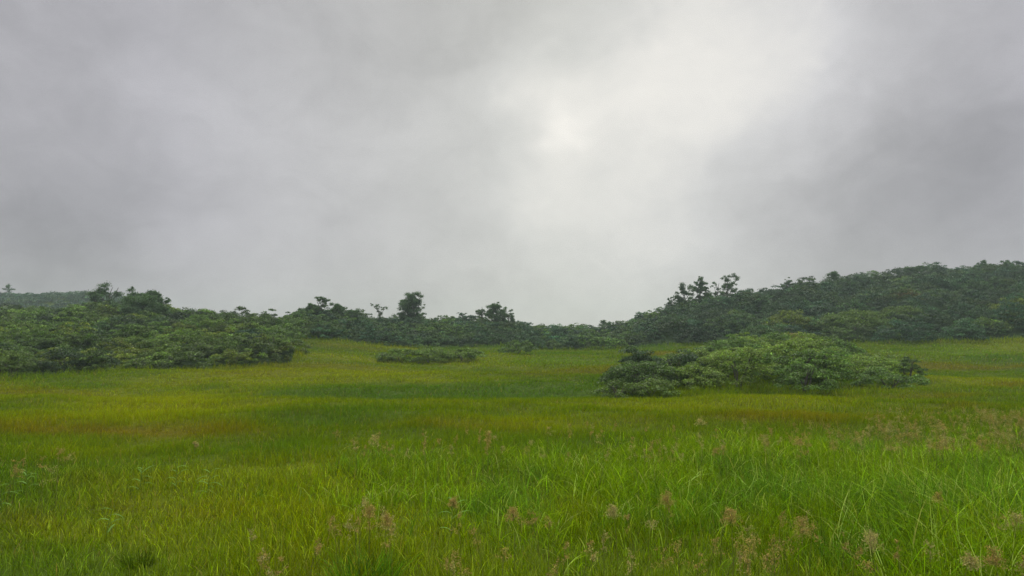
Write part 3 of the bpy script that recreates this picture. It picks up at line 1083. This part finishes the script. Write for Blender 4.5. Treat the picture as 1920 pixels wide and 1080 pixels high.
# --- shrubs one can tell apart
shrub(145, 66, 4.6, 2.4, C_YEL, 'yellow green shrub, palest on the left slope', 201)
shrub(470, 68, 4.4, 2.2, C_BLUE * 0.9, 'bluish dark shrub near the right end of the left thicket', 202)
shrub(130, 48.5, 4.6, 2.5, C_DARK, 'deep dark shrub with shadowed stems at the front of the left thicket', 203)
shrub(190, 49.5, 3.4, 2.2, C_DARK, 'second dark shrub, right beside the deepest one at the meadow edge', 204)
shrub(265, 50.5, 3.0, 1.7, C_LIGHT, 'bright leafy bush at the foot of the left thicket', 205)
shrub(30, 46.5, 4.2, 2.0, C_LIGHT * 0.9, 'broad leaved light shrub in the left corner of the thicket', 206)
shrub(515, 62, 3.6, 2.4, C_LIGHT * 0.85, 'leafy rounded shrub forming the right end of the left thicket', 207)
shrub(440, 56, 3.6, 1.6, C_YEL * 0.85, 'low yellow green shrub in the front row of the left thicket', 208)
shrub(750, 66, 5.0, 1.5, C_LIGHT * 1.1, 'low shrub, left one of the small patch out in the meadow', 211, dens=1.2)
shrub(805, 66.5, 5.4, 1.8, C_LIGHT * 1.0, 'low shrub, widest of the small patch out in the meadow', 212, dens=1.2)
shrub(868, 68, 5.4, 1.4, C_LIGHT * 1.1, 'low shrub trailing off at the right of the small meadow patch', 213, dens=1.2)
shrub(970, 77, 5.0, 2.0, C_MID * 1.1, 'single bushy shrub on the meadow below the middle slope', 214)
shrub(1480, 98, 8.0, 4.4, C_YEL * 0.8, 'tall olive crowned shrub rising behind the island thicket', 221)
shrub(1600, 96, 11.0, 3.4, C_LIGHT * 0.9, 'wide light green shrub low on the right hill', 222)
shrub(1690, 98, 8.0, 3.2, C_LIGHT * 0.8, 'light green shrub adjoining the widest one on the right hill', 223)
shrub(1905, 96, 8.0, 4.0, C_YEL * 0.85, 'yellow green shrub at the right edge of the hillside', 224)
shrub(1850, 89, 6.0, 2.2, C_LIGHT, 'bright low shrub at the hill foot near the right edge', 225)
shrub(1700, 116, 7.0, 3.0, C_RUST * 0.7 + C_MID * 0.3, 'brownish tinted shrub in the middle of the right hillside', 226)
shrub(1380, 110, 7.0, 3.0, C_LIGHT * 0.75, 'light green shrub on the slope below the wispy trees', 227)
# the island thicket, shrub by shrub
shrub(1190, 38.0, 4.2, 2.5, C_DARK * 1.1, 'dark spreading shrub at the left end of the island thicket', 231)
shrub(1272, 37, 3.8, 2.4, C_DARK * 1.15, 'dark shrub next to the leftmost spreading one', 232)
shrub(1155, 31.5, 2.6, 0.95, C_LIGHT * 0.85, 'low pale shrub, leftmost in front of the island thicket', 233)
shrub(1218, 32.0, 2.6, 1.05, C_LIGHT * 0.9, 'low pale shrub in front of the dark spreading one', 234)
shrub(1698, 43.0, 2.2, 1.9, C_MID, 'dark stemmed shrub ending the island thicket on the right', 235)
shrub(1400, 66, 5.0, 2.4, C_BLUE * 1.6, 'silvery leaved shrub at the back of the island thicket', 236)
shrub(1490, 64, 5.5, 2.7, C_YEL, 'bright yellow green shrub topping the island thicket', 237)
shrub(1478, 74, 4.0, 2.9, C_RUST, 'rust tinged shrub peeping over the island thicket', 238)
rg_i = np.random.default_rng(55)
ISL = [('mid green', C_MID * 1.5), ('light green', C_LIGHT * 1.35 + np.array([0.012, 0.006, 0.0]))]
ORD = 'first second third fourth fifth sixth seventh eighth ninth tenth eleventh twelfth thirteenth fourteenth'.split()
irow = 0
dep = 35.0
while dep < 76:
    u = 1130.0
    inrow = 0
    stp = 2.9 / dep * F
    while u < 1720:
        uu, dd = u + rg_i.uniform(-.4, .4) * stp, dep + rg_i.uniform(-.5, .5)
        u += stp
        if not bool(in_poly(np.array(uu), np.array(dd), P_ISLAND)):
            continue
        x_, y_, z_ = [float(q) for q in g2w(uu, dd)]
        if any((x_ - sx) ** 2 + (y_ - sy) ** 2 < (sr * 0.68) ** 2 for sx, sy, sr in SPOTS):
            continue
        k = 1 if float(fbm(np.array([x_ / 4]), np.array([y_ / 4]), 90, 3)[0]) + rg_i.normal() * .05 > 0.5 else 0
        edge = float(np.interp(uu, [1165, 1300, 1380, 1480, 1600, 1690], [0.72, 0.82, 0.95, 1.0, 0.78, 0.58]))
        left_tone = float(np.interp(uu, [1200, 1340], [0.6, 1.0]))  # foliage colour darker towards the left end
        shrub(uu, dd, rg_i.uniform(3.4, 5.0), rg_i.uniform(1.8, 3.0) * edge, ISL[k][1] * left_tone * rg_i.uniform(0.85, 1.15), '%s shrub in the island thicket, %s, %s from left' % (ISL[k][0], 'front row' if irow == 0 else ORD[irow] + ' row from front', ORD[inrow]), int(uu * 13 + dd * 7), 'shrubs making up the island thicket')
        inrow += 1
    dep += 3.3
    irow += 1 if inrow else 0

thicket('left_thicket', P_LEFT, 'dense green thicket covering the whole left slope down to the meadow', [C_DARK, C_MID, C_MID * 1.1, C_LIGHT, C_MID, C_YEL * 0.8], 301, 2.3, (1.7, 2.6), 0.66, 0.0018, 118)
thicket('middle_thicket', P_MID, 'bluish green thicket on the low middle slope beneath the skyline trees', [C_DARK, C_BLUE, C_MID * 0.9, C_MID, C_BLUE], 302, 2.7, (1.7, 2.8), 0.62, 0.0018, 140)
thicket('hillside_thicket', P_RIGHT, 'dark green scrub wood covering the tall right hill', [C_DARK * .8, C_BLUE * .8, C_MID * 0.6, C_BLUE * .9, C_LIGHT * 0.6, C_BLUE], 303, 4.0, (2.6, 4.6), 0.58, 0.0018, 162)
P_FAR = [(-420, 225), (330, 225), (330, 290), (-420, 295)]
thicket('far_ridge_scrub', P_FAR, 'misty grey green scrub on the distant ridge at the left', [C_DARK, C_BLUE, C_DARK], 304, 7.0, (1.8, 3.0), 0.75, 0.0024, 292)

# ------------------------------------------------------------------ damp air
hz = bpy.data.materials.new('haze')
hz.use_nodes = True
t = hz.node_tree
for n in list(t.nodes):
    t.nodes.remove(n)
pv = t.nodes.new('ShaderNodeVolumePrincipled')
pv.inputs['Color'].default_value = (0.70, 0.86, 0.88, 1)
pv.inputs['Density'].default_value = 0.0006
pv.inputs['Anisotropy'].default_value = 0.2
ho = t.nodes.new('ShaderNodeOutputMaterial')
t.links.new(pv.outputs[0], ho.inputs['Volume'])
x0, x1, y0, y1, z0, z1 = -420, 420, -60, 460, -24, 24
me = bpy.data.meshes.new('haze')
vv = [(x, y, z) for x in (x0, x1) for y in (y0, y1) for z in (z0, z1)]
me.from_pydata(vv, [], [(0, 1, 3, 2), (4, 6, 7, 5), (0, 4, 5, 1), (2, 3, 7, 6), (0, 2, 6, 4), (1, 5, 7, 3)])
me.materials.append(hz)
haze = link('haze', me)
tag(haze, 'thin pale mist hanging over the whole moor', 'mist', kind='stuff')
